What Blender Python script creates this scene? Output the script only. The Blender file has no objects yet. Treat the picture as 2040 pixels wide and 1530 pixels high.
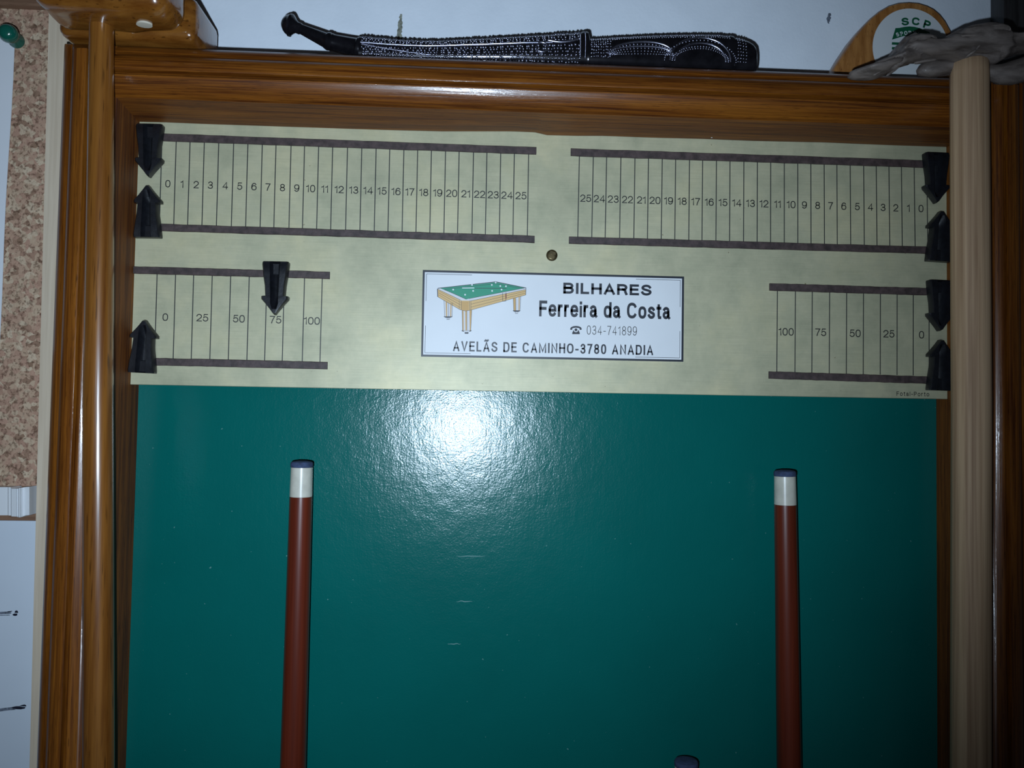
import bpy, bmesh, math, random
from mathutils import Vector, Matrix, noise
random.seed(7)
sc = bpy.context.scene
COL = sc.collection

# ------------------------------------------------------------------ camera
Z0 = 1.75                                   # height of the top edge of the brass plate above the floor
F = 1540.0                                  # focal length in pixels of the 2040 x 1530 frame
CR = Vector((0.99865912, -0.04900889, 0.01667615))
CD = Vector((0.01842147, 0.03537912, -0.99920417))
CF = Vector((0.0483799, 0.99817155, 0.03623449))
CC = Vector((0.20447431, -0.46830584, Z0 - 0.17087588))
cam = bpy.data.cameras.new('camera')
cam.sensor_width = 36.0
cam.lens = F / 2040.0 * 36.0
cam.clip_start = 0.01
co = bpy.data.objects.new('camera', cam)
COL.objects.link(co)
m = Matrix.Identity(4)
for i in range(3):
    m[i][0] = CR[i]; m[i][1] = -CD[i]; m[i][2] = -CF[i]; m[i][3] = CC[i]
co.matrix_world = m
sc.camera = co

# ------------------------------------------------------------------ world, flash, exposure
w = bpy.data.worlds.new('world'); sc.world = w; w.use_nodes = True
w.node_tree.nodes['Background'].inputs[0].default_value = (0.75, 0.85, 1.0, 1)
w.node_tree.nodes['Background'].inputs[1].default_value = 0.016
sl = bpy.data.lights.new('phone_flash_offscreen', 'SPOT')          # the flash of the phone that takes the picture
sl.energy = 10.5; sl.color = (0.66, 0.82, 1.0)
sl.spot_size = math.radians(114); sl.spot_blend = 1.0; sl.shadow_soft_size = 0.003
so = bpy.data.objects.new('phone_flash_offscreen', sl); COL.objects.link(so)
fl = CC + Vector((-0.016, 0.0, -0.019))
aim = Vector((0.125, 0.0, Z0 - 0.085))
so.matrix_world = Matrix.Translation(fl) @ (aim - fl).to_track_quat('-Z', 'Y').to_matrix().to_4x4()
vs = sc.view_settings
vs.view_transform = 'Standard'; vs.look = 'None'; vs.exposure = 0.0; vs.gamma = 1.0
vs.use_curve_mapping = False

# ------------------------------------------------------------------ helpers
def lerp(a, b, t): return a + (b - a) * t

def at(u, v, y):
    d = CF + CR * ((u - 1020.0) / F) + CD * ((v - 765.0) / F)
    return CC + d * ((y - CC.y) / d.y)

def link(name, me, mt, parent=None, loc=None):
    o = bpy.data.objects.new(name, me); COL.objects.link(o)
    if mt is not None:
        if isinstance(mt, (list, tuple)):
            for q in mt: me.materials.append(q)
        else:
            me.materials.append(mt)
    if parent is not None:
        o.parent = parent
        off = origin(parent)
        me.transform(Matrix.Translation(-off))
    return o

def origin(o):
    v = Vector(o.location)
    while o.parent is not None:
        o = o.parent; v += o.location
    return v

def mesh(name, vs_, fs, smooth=None):
    me = bpy.data.meshes.new(name)
    me.from_pydata([tuple(p) for p in vs_], [], fs)
    bm = bmesh.new(); bm.from_mesh(me)
    bmesh.ops.recalc_face_normals(bm, faces=bm.faces)
    bm.to_mesh(me); bm.free()
    finish(me, smooth)
    return me

def finish(me, smooth):
    if smooth is not None:
        me.shade_smooth()
        me.set_sharp_from_angle(angle=math.radians(smooth))

def bm_mesh(name, bm, smooth=None):
    bmesh.ops.recalc_face_normals(bm, faces=bm.faces)
    me = bpy.data.meshes.new(name); bm.to_mesh(me); bm.free(); finish(me, smooth)
    return me

def box_bm(a, b, bev=0.0, seg=2):
    bm = bmesh.new()
    bmesh.ops.create_cube(bm, size=1.0)
    for v in bm.verts:
        v.co = Vector([(a[i] + b[i]) / 2 + v.co[i] * (b[i] - a[i]) for i in range(3)])
    if bev:
        bmesh.ops.bevel(bm, geom=list(bm.edges), offset=bev, segments=seg, profile=0.5, affect='EDGES')
    return bm

def box(name, a, b, mt, parent=None, bev=0.0, seg=2):
    return link(name, bm_mesh(name, box_bm(a, b, bev, seg), 40 if bev else None), mt, parent)

def rings(name, rs, smooth=40, cap=True, closed=True):
    """skin a list of rings of equal length"""
    n = len(rs[0]); V = [p for r in rs for p in r]; Fs = []
    for i in range(len(rs) - 1):
        for j in range(n if closed else n - 1):
            k = (j + 1) % n
            Fs.append((i * n + j, i * n + k, (i + 1) * n + k, (i + 1) * n + j))
    if cap and closed:
        Fs.append(tuple(range(n))); Fs.append(tuple(range((len(rs) - 1) * n, len(rs) * n)))
    return mesh(name, V, Fs, smooth)

def rod(name, pts, mt, parent, n=28, smooth=50):
    """pts: (centre, radius) along a rod"""
    rs = []
    for i, (c, r) in enumerate(pts):
        a = pts[max(i - 1, 0)][0]; b = pts[min(i + 1, len(pts) - 1)][0]
        t = (b - a).normalized() if (b - a).length > 1e-9 else Vector((0, 0, 1))
        x = t.cross(Vector((0, 1, 0)))
        x = x.normalized() if x.length > 1e-6 else Vector((1, 0, 0))
        y = t.cross(x)
        rs.append([c + (x * math.cos(2 * math.pi * k / n) + y * math.sin(2 * math.pi * k / n)) * r for k in range(n)])
    return link(name, rings(name, rs, smooth), mt, parent)

def flat(name, polys, mt, parent, th=0.0):
    """flat print: polygons given as lists of points"""
    V = []; Fs = []
    for p in polys:
        Fs.append(tuple(range(len(V), len(V) + len(p)))); V += list(p)
    return link(name, mesh(name, V, Fs), mt, parent)

def flat_each(name, polys, mt, parent):
    for p in polys: flat(name, [p], mt, parent)

def thing(name, label, cat, loc, group=None):
    o = bpy.data.objects.new(name, None); COL.objects.link(o)
    o.empty_display_size = 0.02
    o.location = loc
    return tag(o, label, cat, group)

def tag(o, label=None, cat=None, group=None, kind=None):
    for k, v in (('label', label), ('category', cat), ('group', group), ('kind', kind)):
        if v: o[k] = v
    return o

# ------------------------------------------------------------------ materials
def newmat(name):
    mt = bpy.data.materials.new(name); mt.use_nodes = True
    nt = mt.node_tree
    return mt, nt, nt.nodes['Principled BSDF']

def N(nt, typ, **kw):
    n = nt.nodes.new(typ)
    for k, v in kw.items():
        if isinstance(v, tuple) and k == 'inp': pass
        setattr(n, k, v)
    return n

def setp(b, base=None, rough=0.5, metal=0.0, spec=0.5, coat=0.0, coat_rough=0.1):
    if base: b.inputs['Base Color'].default_value = (*base, 1)
    b.inputs['Roughness'].default_value = rough
    b.inputs['Metallic'].default_value = metal
    b.inputs['Specular IOR Level'].default_value = spec
    b.inputs['Coat Weight'].default_value = coat
    b.inputs['Coat Roughness'].default_value = coat_rough

def noise_node(nt, scale, vec_scale=(1, 1, 1), detail=4.0, rough=0.55, dist=0.0, loc=(0, 0, 0)):
    tc = nt.nodes.new('ShaderNodeTexCoord'); mp = nt.nodes.new('ShaderNodeMapping')
    mp.inputs['Scale'].default_value = vec_scale; mp.inputs['Location'].default_value = loc
    nz = nt.nodes.new('ShaderNodeTexNoise')
    nz.inputs['Scale'].default_value = scale; nz.inputs['Detail'].default_value = detail
    nz.inputs['Roughness'].default_value = rough; nz.inputs['Distortion'].default_value = dist
    nt.links.new(tc.outputs['Object'], mp.inputs['Vector']); nt.links.new(mp.outputs['Vector'], nz.inputs['Vector'])
    return nz

def ramp(nt, src, stops):
    r = nt.nodes.new('ShaderNodeValToRGB')
    e = r.color_ramp.elements
    while len(e) > len(stops): e.remove(e[-1])
    while len(e) < len(stops): e.new(0.5)
    for i, (p, c) in enumerate(stops):
        e[i].position = p; e[i].color = (*c, 1) if len(c) == 3 else c
    nt.links.new(src, r.inputs['Fac'])
    return r

def mixc(nt, fac, a, b, mode='MIX'):
    n = nt.nodes.new('ShaderNodeMix'); n.data_type = 'RGBA'; n.blend_type = mode
    for key, val in ((0, fac), (6, a), (7, b)):
        if hasattr(val, 'is_linked'): nt.links.new(val, n.inputs[key])
        elif isinstance(val, tuple): n.inputs[key].default_value = (*val, 1)
        else: n.inputs[key].default_value = val
    return n.outputs[2]

def bump(nt, b, src, strength, dist, chain=None, coat=False):
    n = nt.nodes.new('ShaderNodeBump')
    n.inputs['Strength'].default_value = strength; n.inputs['Distance'].default_value = dist
    nt.links.new(src, n.inputs['Height'])
    if chain is not None: nt.links.new(chain, n.inputs['Normal'])
    nt.links.new(n.outputs['Normal'], b.inputs['Normal'])
    if coat: nt.links.new(n.outputs['Normal'], b.inputs['Coat Normal'])
    return n.outputs['Normal']

def plain(name, base, rough=0.5, metal=0.0, spec=0.5, coat=0.0, var=0.0, scale=60.0, bmp=0.0):
    mt, nt, b = newmat(name); setp(b, base, rough, metal, spec, coat)
    if var:
        nz = noise_node(nt, scale)
        r = ramp(nt, nz.outputs['Fac'], [(0.3, tuple(c * (1 - var) for c in base)), (0.7, tuple(min(1, c * (1 + var)) for c in base))])
        nt.links.new(r.outputs['Color'], b.inputs['Base Color'])
        if bmp: bump(nt, b, nz.outputs['Fac'], 0.6, bmp)
    return mt

def wood(name, dark, mid, light, axis, rough=0.3, coat=0.5, across=260.0, along=9.0, pores=True, bmp=0.00025, coat_rough=0.12, seed=0.0):
    mt, nt, b = newmat(name); setp(b, mid, rough, 0.0, 0.4, coat, coat_rough)
    s = [across] * 3; s[axis] = along
    big = noise_node(nt, 1.0, tuple(x * 0.35 for x in s), 3.0, 0.5, 0.7, (seed, seed * 2, seed * 3))
    fine = noise_node(nt, 1.0, tuple(x * 1.6 for x in s), 5.0, 0.6, 0.2, (seed + 3, seed, 1))
    c1 = ramp(nt, big.outputs['Fac'], [(0.32, dark), (0.5, mid), (0.68, light)])
    col = mixc(nt, 0.55, c1.outputs['Color'], ramp(nt, fine.outputs['Fac'], [(0.36, dark), (0.64, light)]).outputs['Color'])
    hgt = fine.outputs['Fac']
    if pores:
        s2 = [across * 5.5] * 3; s2[axis] = along * 9
        po = noise_node(nt, 1.0, tuple(s2), 1.0, 0.5, 0.0, (1, 2, seed))
        pr = ramp(nt, po.outputs['Fac'], [(0.27, (0.35, 0.35, 0.35)), (0.36, (1, 1, 1))])
        col = mixc(nt, pr.outputs['Color'], tuple(c * 0.35 for c in dark), col)
        hgt = pr.outputs['Color']
    nt.links.new(col, b.inputs['Base Color'])
    if bmp: bump(nt, b, fine.outputs['Fac'], 0.5, bmp, coat=True)
    return mt

DK, MD, LT = (0.040, 0.0085, 0.0014), (0.130, 0.034, 0.0040), (0.235, 0.078, 0.0085)
M = {}
M['wood_x'] = wood('varnished_wood_rail', DK, MD, LT, 0, seed=1.3, coat=0.38, across=620, along=14)
M['wood_z'] = wood('varnished_wood_stile', DK, MD, LT, 2, seed=4.1, coat=0.38, across=520, along=12)
M['reveal_z'] = wood('inner_wood_stile', DK, MD, LT, 2, seed=2.2, rough=0.65, coat=0.0)
M['reveal_x'] = wood('inner_wood_rail', DK, MD, LT, 0, seed=6.2, rough=0.55, coat=0.04, across=420, along=12)
M['cane_wood'] = wood('varnished_cane_wood', (0.085, 0.024, 0.003), (0.17, 0.056, 0.008), (0.26, 0.105, 0.018), 2, seed=8.8, across=150, along=5, rough=0.3, coat=0.6, coat_rough=0.16)
M['head_wood'] = wood('varnished_cane_head_wood', (0.085, 0.024, 0.003), (0.17, 0.056, 0.008), (0.26, 0.105, 0.018), 0, seed=5.8, across=110, along=30, rough=0.22, coat=0.8, coat_rough=0.08)
M['raw_wood'] = wood('unvarnished_pale_wood', (0.20, 0.105, 0.052), (0.40, 0.255, 0.145), (0.60, 0.41, 0.25), 2, seed=3.9, across=210, along=3, rough=0.65, coat=0.0, pores=False)
M['drift_wood'] = wood('grey_carved_wood', (0.045, 0.032, 0.027), (0.17, 0.138, 0.120), (0.25, 0.205, 0.18), 0, seed=7.7, across=130, along=25, rough=0.6, coat=0.05, pores=False, bmp=0.0008)
M['plaque_wood'] = wood('plaque_wood', (0.20, 0.072, 0.016), (0.34, 0.14, 0.035), (0.42, 0.19, 0.055), 2, seed=9.1, across=240, along=40, rough=0.4, coat=0.3)
M['beige_wood'] = wood('beige_painted_strip', (0.50, 0.40, 0.29), (0.58, 0.475, 0.35), (0.64, 0.53, 0.40), 2, seed=1.0, across=300, along=10, rough=0.6, coat=0.0, pores=False)
M['brown_wood'] = wood('brown_divider_wood', (0.14, 0.07, 0.04), (0.20, 0.11, 0.065), (0.25, 0.14, 0.085), 0, seed=2.0, across=300, along=15, rough=0.6, coat=0.0)
M['dark_wood'] = wood('dark_upright_wood', (0.02, 0.018, 0.018), (0.03, 0.028, 0.028), (0.045, 0.042, 0.042), 2, seed=2.9, rough=0.5, coat=0.1)
M['cue_wood'] = wood('red_brown_cue_wood', (0.070, 0.010, 0.004), (0.108, 0.0165, 0.0065), (0.14, 0.023, 0.009), 2, seed=3.3, across=200, along=5, rough=0.32, coat=0.35, pores=False, coat_rough=0.2)

def wall_mat():
    mt, nt, b = newmat('white_painted_plaster'); setp(b, (0.62, 0.65, 0.68), 0.7)
    nz = noise_node(nt, 45.0, detail=6.0)
    r = ramp(nt, nz.outputs['Fac'], [(0.3, (0.70, 0.76, 0.83)), (0.7, (0.75, 0.81, 0.88))])
    nt.links.new(r.outputs['Color'], b.inputs['Base Color'])
    n1 = bump(nt, b, noise_node(nt, 500.0, detail=3.0).outputs['Fac'], 0.25, 0.0004)
    bump(nt, b, noise_node(nt, 25.0).outputs['Fac'], 0.3, 0.002, n1)
    return mt
M['wall'] = wall_mat()

def brass_mat():
    mt, nt, b = newmat('brushed_brass'); setp(b, (0.5, 0.46, 0.3), 0.48, 0.15, 0.4)
    blot = noise_node(nt, 16.0, detail=7.0, rough=0.65)
    r = ramp(nt, blot.outputs['Fac'], [(0.30, (0.37, 0.362, 0.245)), (0.5, (0.475, 0.452, 0.305)), (0.72, (0.56, 0.508, 0.315))])
    br = noise_node(nt, 1.0, (40, 40, 3500), 3.0)
    r2 = ramp(nt, br.outputs['Fac'], [(0.3, (0.90, 0.90, 0.90)), (0.7, (1.06, 1.06, 1.06))])
    col = mixc(nt, 1.0, r.outputs['Color'], r2.outputs['Color'], 'MULTIPLY')
    cl = noise_node(nt, 55.0, detail=5.0, rough=0.7)
    col = mixc(nt, 1.0, col, ramp(nt, cl.outputs['Fac'], [(0.32, (0.86, 0.88, 0.86)), (0.6, (1.03, 1.02, 1.0))]).outputs['Color'], 'MULTIPLY')
    sp = noise_node(nt, 330.0, detail=2.0)
    sm = ramp(nt, sp.outputs['Fac'], [(0.735, (0, 0, 0)), (0.78, (1, 1, 1))])
    col = mixc(nt, sm.outputs['Color'], col, (0.20, 0.16, 0.09))
    nt.links.new(col, b.inputs['Base Color'])
    bump(nt, b, br.outputs['Fac'], 0.2, 0.00012)
    return mt
M['brass'] = brass_mat()

def green_mat():
    mt, nt, b = newmat('glossy_green_paint'); setp(b, (0.001, 0.12, 0.09), 0.19, 0.0, 0.34)
    big = noise_node(nt, 9.0, detail=5.0)
    r = ramp(nt, big.outputs['Fac'], [(0.3, (0.0008, 0.098, 0.086)), (0.7, (0.0010, 0.116, 0.102))])
    sp = noise_node(nt, 420.0, detail=1.0)
    sm = ramp(nt, sp.outputs['Fac'], [(0.765, (0, 0, 0)), (0.80, (1, 1, 1))])
    col = mixc(nt, sm.outputs['Color'], r.outputs['Color'], (0.10, 0.24, 0.22))
    nt.links.new(col, b.inputs['Base Color'])
    n1 = bump(nt, b, noise_node(nt, 900.0, detail=3.0, rough=0.6).outputs['Fac'], 0.5, 0.00019)
    n2 = bump(nt, b, noise_node(nt, 1.0, (420, 420, 55), 3.0).outputs['Fac'], 0.35, 0.00016, n1)
    bump(nt, b, noise_node(nt, 110.0, detail=2.0).outputs['Fac'], 0.3, 0.0006, n2)
    return mt
M['green'] = green_mat()

def cork_mat():
    mt, nt, b = newmat('cork'); setp(b, (0.4, 0.25, 0.16), 0.85, 0.0, 0.2)
    tc = nt.nodes.new('ShaderNodeTexCoord')
    vo = nt.nodes.new('ShaderNodeTexVoronoi'); vo.inputs['Scale'].default_value = 330.0
    dn = noise_node(nt, 150.0, detail=3.0)
    add = nt.nodes.new('ShaderNodeMix'); add.data_type = 'VECTOR'; add.inputs[0].default_value = 0.005
    nt.links.new(tc.outputs['Object'], add.inputs[4]); nt.links.new(dn.outputs['Color'], add.inputs[5])
    nt.links.new(add.outputs[1], vo.inputs['Vector'])
    sep = nt.nodes.new('ShaderNodeSeparateColor'); nt.links.new(vo.outputs['Color'], sep.inputs[0])
    r = ramp(nt, sep.outputs[0], [(0.0, (0.24, 0.145, 0.092)), (0.3, (0.42, 0.25, 0.175)), (0.7, (0.46, 0.32, 0.215)), (1.0, (0.56, 0.43, 0.30))])
    f = noise_node(nt, 600.0, detail=3.0)
    fr = ramp(nt, f.outputs['Fac'], [(0.34, (0.35, 0.3, 0.28)), (0.5, (1, 1, 1))])
    col = mixc(nt, 0.85, r.outputs['Color'], fr.outputs['Color'], 'MULTIPLY')
    nt.links.new(col, b.inputs['Base Color'])
    bump(nt, b, f.outputs['Fac'], 0.6, 0.0006)
    return mt
M['cork'] = cork_mat()
M['strip'] = plain('dark_brown_rubber_strip', (0.055, 0.036, 0.034), 0.6, var=0.45, scale=260, bmp=0.0003)
M['ink'] = plain('black_print', (0.016, 0.018, 0.020), 0.5)
M['ink_soft'] = plain('thin_black_print', (0.014, 0.015, 0.016), 0.5)
M['navy'] = plain('dark_navy_print', (0.012, 0.016, 0.026), 0.45)
M['sign_white'] = plain('white_enamel_sign', (0.66, 0.68, 0.70), 0.5, var=0.03, scale=30)
M['print_green'] = plain('green_print', (0.006, 0.25, 0.140), 0.5)
M['print_tan'] = plain('tan_print', (0.62, 0.40, 0.155), 0.5)
M['print_dtan'] = plain('dark_tan_print', (0.52, 0.31, 0.10), 0.5)
M['print_grey'] = plain('grey_white_print', (0.58, 0.58, 0.60), 0.5)
M['print_red'] = plain('red_brown_print', (0.20, 0.06, 0.03), 0.5)
M['black_plastic'] = plain('black_pointer_plastic', (0.006, 0.0066, 0.009), 0.40, spec=0.5, var=0.3, scale=300, bmp=0.0002)
M['screw'] = plain('aged_brass_screw', (0.10, 0.075, 0.035), 0.4, 0.7, var=0.4, scale=400)
M['tip'] = plain('blue_chalked_tip', (0.030, 0.048, 0.105), 0.85, var=0.35, scale=350, bmp=0.0003)
M['ferrule'] = plain('ivory_ferrule', (0.52, 0.50, 0.42), 0.28, coat=0.3, var=0.10, scale=160)
M['dagger'] = plain('black_lacquered_metal', (0.012, 0.011, 0.014), 0.20, 0.5, 0.5, 0.3, var=0.4, scale=200)
M['bead'] = plain('dark_polished_metal_beads', (0.38, 0.38, 0.47), 0.27, 1.0, 0.6)
M['white_plastic'] = plain('white_plastic', (0.70, 0.71, 0.72), 0.35)
M['paper'] = plain('white_paper', (0.66, 0.68, 0.71), 0.7, var=0.02, scale=20)
M['whiteboard'] = plain('white_board_enamel', (0.58, 0.635, 0.70), 0.45, var=0.03, scale=18)
M['pin'] = plain('green_pin_plastic', (0.004, 0.085, 0.058), 0.22, coat=0.4)
M['club_green'] = plain('club_green_print', (0.004, 0.095, 0.040), 0.5)
M['disc_white'] = plain('white_plaque_print', (0.62, 0.65, 0.66), 0.5)
M['chip'] = plain('bare_wood_chip', (0.55, 0.50, 0.40), 0.7)
M['crack'] = plain('old_plaster_crack', (0.20, 0.21, 0.17), 0.9, var=0.5, scale=700)
M['marker'] = plain('black_marker_ink', (0.015, 0.017, 0.03), 0.4)
M['marker_faint'] = plain('faded_marker_ink', (0.14, 0.16, 0.20), 0.5, var=0.5, scale=900)
M['floor'] = plain('floor_tile', (0.30, 0.24, 0.18), 0.5, var=0.15, scale=8)

# ------------------------------------------------------------------ setting
YW = 0.024
wall = box('wall_back', (-1.2, YW, 0.0), (1.7, YW + 0.1, 2.7), M['wall']); tag(wall, kind='structure')
fl_ = box('floor', (-1.2, -1.6, -0.05), (1.7, YW + 0.1, 0.0), M['floor']); tag(fl_, kind='structure')

def ragged(name, u, v0, v1, w0, mt, n=26, seed=1):
    rnd = random.Random(seed); L = []; R_ = []
    for i in range(n + 1):
        t = i / n; v = v0 + (v1 - v0) * t
        ww = w0 * (0.25 + 0.75 * math.sin(math.pi * min(1, 0.12 + t * 0.8))) * rnd.uniform(0.6, 1.15)
        cu = u + rnd.uniform(-1, 1) - 4 * t * (v1 - v0) / 50
        L.append(at(cu - ww, v, YW - 0.0004)); R_.append(at(cu + ww, v, YW - 0.0004))
    fs = [(i, i + 1, n + 2 + i, n + 1 + i) for i in range(n)]
    return link(name, mesh(name, L + R_, fs), mt, wall)
ragged('plaster_crack', 799, 28, 112, 5.0, M['crack'], seed=3)
ragged('plaster_chip', 1652, 26, 47, 4.0, M['marker_faint'], n=9, seed=5)

# ------------------------------------------------------------------ scoreboard
SB = thing('billiard_scoreboard', 'wall-mounted billiard scoreboard with varnished wooden frame, brass score plate and green painted panel', 'scoreboard', (0.25, 0.0, 0.10))
ZB = 0.10                                        # lower end of the whole rack
XI0, XI1, ZI = 0.0, 0.5, Z0 + 0.0022             # inner opening of the frame
# profile: (distance outwards from the inner edge, y)
PROF = [(0.0, -0.0292), (0.0006, -0.0300)]
for k in range(0, 11):                            # inner moulding, falling away towards the opening
    sd = 0.0088 * (1 - k / 10)
    PROF.append((0.0098 - sd, -0.0368 + 0.35 * sd + 41.0 * sd * sd))
PROF += [(0.0102, -0.0368), (0.0106, -0.0364), (0.0109, -0.0357), (0.0110, -0.0340), (0.0113, -0.0334), (0.0122, -0.0334), (0.0126, -0.0345), (0.0128, -0.0360), (0.0132, -0.0367)]
for k in range(0, 11):                            # broad band, curling away outwards
    t = k / 10
    PROF.append((0.0138 + 0.0102 * t, -0.0369 + 0.0010 * t * t + 0.0052 * t ** 4))
PROF += [(0.0241, -0.0296), (0.0246, -0.0294)]
for k in range(0, 9):                             # outer round
    a = math.radians(lerp(14, 90, k / 8))
    PROF.append((0.0236 + 0.0084 * math.sin(a), -0.0195 - 0.0126 * math.cos(a)))
PROF += [(0.0320, -0.008), (0.0320, YW - 0.0005), (0.0, YW - 0.0005)]

ENDS = [(ZB, -1.0), (ZI + 0.0240, -1.0), (ZI + 0.0262, -0.0330), (ZI + 0.0290, -0.0300), (ZI + 0.0310, -0.0260), (ZI + 0.0320, -0.0205)]   # the stile tops are rounded over like the rail
def moulding(name, fn, stations, mt):
    return link(name, rings(name, [[fn(s, w_, y) for (w_, y) in PROF] for s in stations], 35), mt, SB)
moulding('stile', lambda s, w_, y: Vector((XI0 - w_, max(y, s[1]), s[0])), ENDS, M['wood_z'])
moulding('stile', lambda s, w_, y: Vector((XI1 + w_, max(y, s[1]), s[0])), ENDS, M['wood_z'])
moulding('top_rail', lambda s, w_, y: Vector((XI0 if s == 0 else XI1, y, ZI + w_)), (0, 1), M['wood_x'])

# inner lining boards (the reveal), the one below the rail with a wavy lower edge
box('lining_board', (XI0 - 0.004, -0.0288, ZB), (XI0 + 0.0005, YW - 0.001, ZI), M['reveal_z'], SB)
box('lining_board', (XI1 - 0.0005, -0.0288, ZB), (XI1 + 0.004, YW - 0.001, ZI), M['reveal_z'], SB)
wav = [(275, 243), (330, 244), (400, 247), (520, 251), (640, 255), (760, 259), (880, 262), (960, 262), (1030, 262), (1066, 264), (1090, 269.5), (1150, 271), (1200, 271), (1300, 274.5), (1400, 277), (1500, 281), (1640, 284), (1760, 289), (1885, 293)]
rs = []
for (u, v) in wav:
    p = at(u, v, -0.0004)
    x = min(max(p.x, XI0), XI1)
    rs.append([Vector((x, -0.0292, ZI - 0.0001)), Vector((x, -0.0006, p.z)), Vector((x, -0.0006, p.z + 0.006)), Vector((x, -0.0292, ZI + 0.004))])
rs[0][0].x = rs[0][1].x = rs[0][2].x = rs[0][3].x = XI0
for q in rs[-1]: q.x = XI1
link('lining_board', rings('lining_board', rs, 30), M['reveal_x'], SB)

# green painted back panel and the base shelf that carries the cue butts
YG = 0.012
box('back_panel', (XI0 + 0.0006, YG, ZB), (XI1 - 0.0006, YG + 0.006, Z0 + 0.002), M['green'], SB)
box('cue_shelf', (XI0 + 0.0006, -0.0288, ZB + 0.001), (XI1 - 0.0006, YG - 0.0002, ZB + 0.03), M['wood_x'], SB, 0.002)
box('plate_backing', (XI0 + 0.001, 0.0009, Z0 - 0.1565), (XI1 - 0.001, YG - 0.0001, Z0 + 0.001), M['brown_wood'], SB)

bp = [c for c in SB.children if c.name.startswith('back_panel')][0]
M['scratch'] = plain('pale_scratch', (0.10, 0.22, 0.21), 0.6)
for (u, v, l, sd) in ((938, 1108, 58, 1), (925, 1198, 32, 2), (905, 1283, 26, 3)):
    rnd = random.Random(sd); up = []; lo = []
    for k in range(9):
        uu = u - l / 2 + l * k / 8; vv = v + rnd.uniform(-0.9, 0.9); hh = 0.2 + 0.7 * math.sin(math.pi * k / 8)
        up.append(at(uu, vv - hh, YG - 0.00005)); lo.append(at(uu, vv + hh, YG - 0.00005))
    flat('scratch', [up + lo[::-1]], M['scratch'], bp)
M['speck'] = plain('white_paint_speck', (0.7, 0.7, 0.68), 0.6)
def speck(u, v, y, r, par):
    c = at(u, v, y)
    prof = [(1.0, 0.0002), (0.9, -0.0002), (0.5, -0.0004)]
    link('paint_speck', rings('paint_speck', [[c + Vector((math.cos(2 * math.pi * k / 10) * r * q, d, math.sin(2 * math.pi * k / 10) * r * 1.2 * q)) for k in range(10)] for (q, d) in prof], 60), M['speck'], par)
for (u, v, r) in ((1418, 271, 0.0010), (1399, 268, 0.0005), (1431, 266, 0.0005)): speck(u, v, -0.0032, r, SB)

# brass score plate
ZP = Z0 - 0.1584
plate = box('score_plate', (XI0 + 0.0006, 0.0, ZP), (XI1 - 0.0006, 0.0008, Z0 + 0.0015), M['brass'], SB, 0.0003, 1)
YP = -0.00003
def onp(u, v, y=YP): return at(u, v, y)

def tick_marks(tops, bots, wd):
    polys = []
    for (a, b) in zip(tops, bots):
        p, q = onp(*a), onp(*b)
        h = wd / 2
        polys.append([p + Vector((-h, 0, 0)), p + Vector((h, 0, 0)), q + Vector((h, 0, 0)), q + Vector((-h, 0, 0))])
    flat('tick_marks', polys, M['ink'], plate)

def line_set(xs, y0, y1, xb0, xb1, yb0, yb1):
    x0, x1 = xs[0], xs[-1]
    tops = []; bots = []
    for x in xs:
        t = (x - x0) / (x1 - x0)
        tops.append((x, lerp(y0, y1, t))); bots.append((lerp(xb0, xb1, t), lerp(yb0, yb1, t)))
    return tops, bots
LX = [322.6, 351, 378.6, 407, 435.8, 465.5, 493.8, 522.6, 549.8, 579.8, 606.7, 634.8, 662.7, 692.3, 720.8, 749.3, 776.5, 804.6, 832.1, 859.5, 887.6, 914.7, 943.3, 970, 997.6, 1024.7, 1053.2]
RX = [1154.3, 1182, 1208.5, 1237, 1265, 1292, 1319.3, 1346, 1373.7, 1399.8, 1427.3, 1454.3, 1482, 1508.8, 1535.3, 1562.5, 1589.3, 1615.4, 1641.9, 1667.3, 1693.8, 1720.6, 1745.7, 1771, 1795.8, 1821.2, 1846.3]
LLX = [313, 349.8, 385.8, 422.9, 459.5, 496.6, 531.8, 566.8, 606.7, 642]
RLX = [1548.7, 1584.7, 1618.2, 1652.8, 1686.7, 1720.3, 1754.1, 1787.3, 1819.4, 1850.9]
SET = {'LU': line_set(LX, 281, 306, 317.5, 1050.4, 448, 471), 'RU': line_set(RX, 310, 333, 1151, 1848.5, 473, 492),
       'LL': line_set(LLX, 545, 555.5, 308, 637.4, 716, 722), 'RL': line_set(RLX, 577, 588.5, 1547.5, 1850.9, 741, 749)}
for k in SET: tick_marks(*SET[k], 0.00056)

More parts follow.
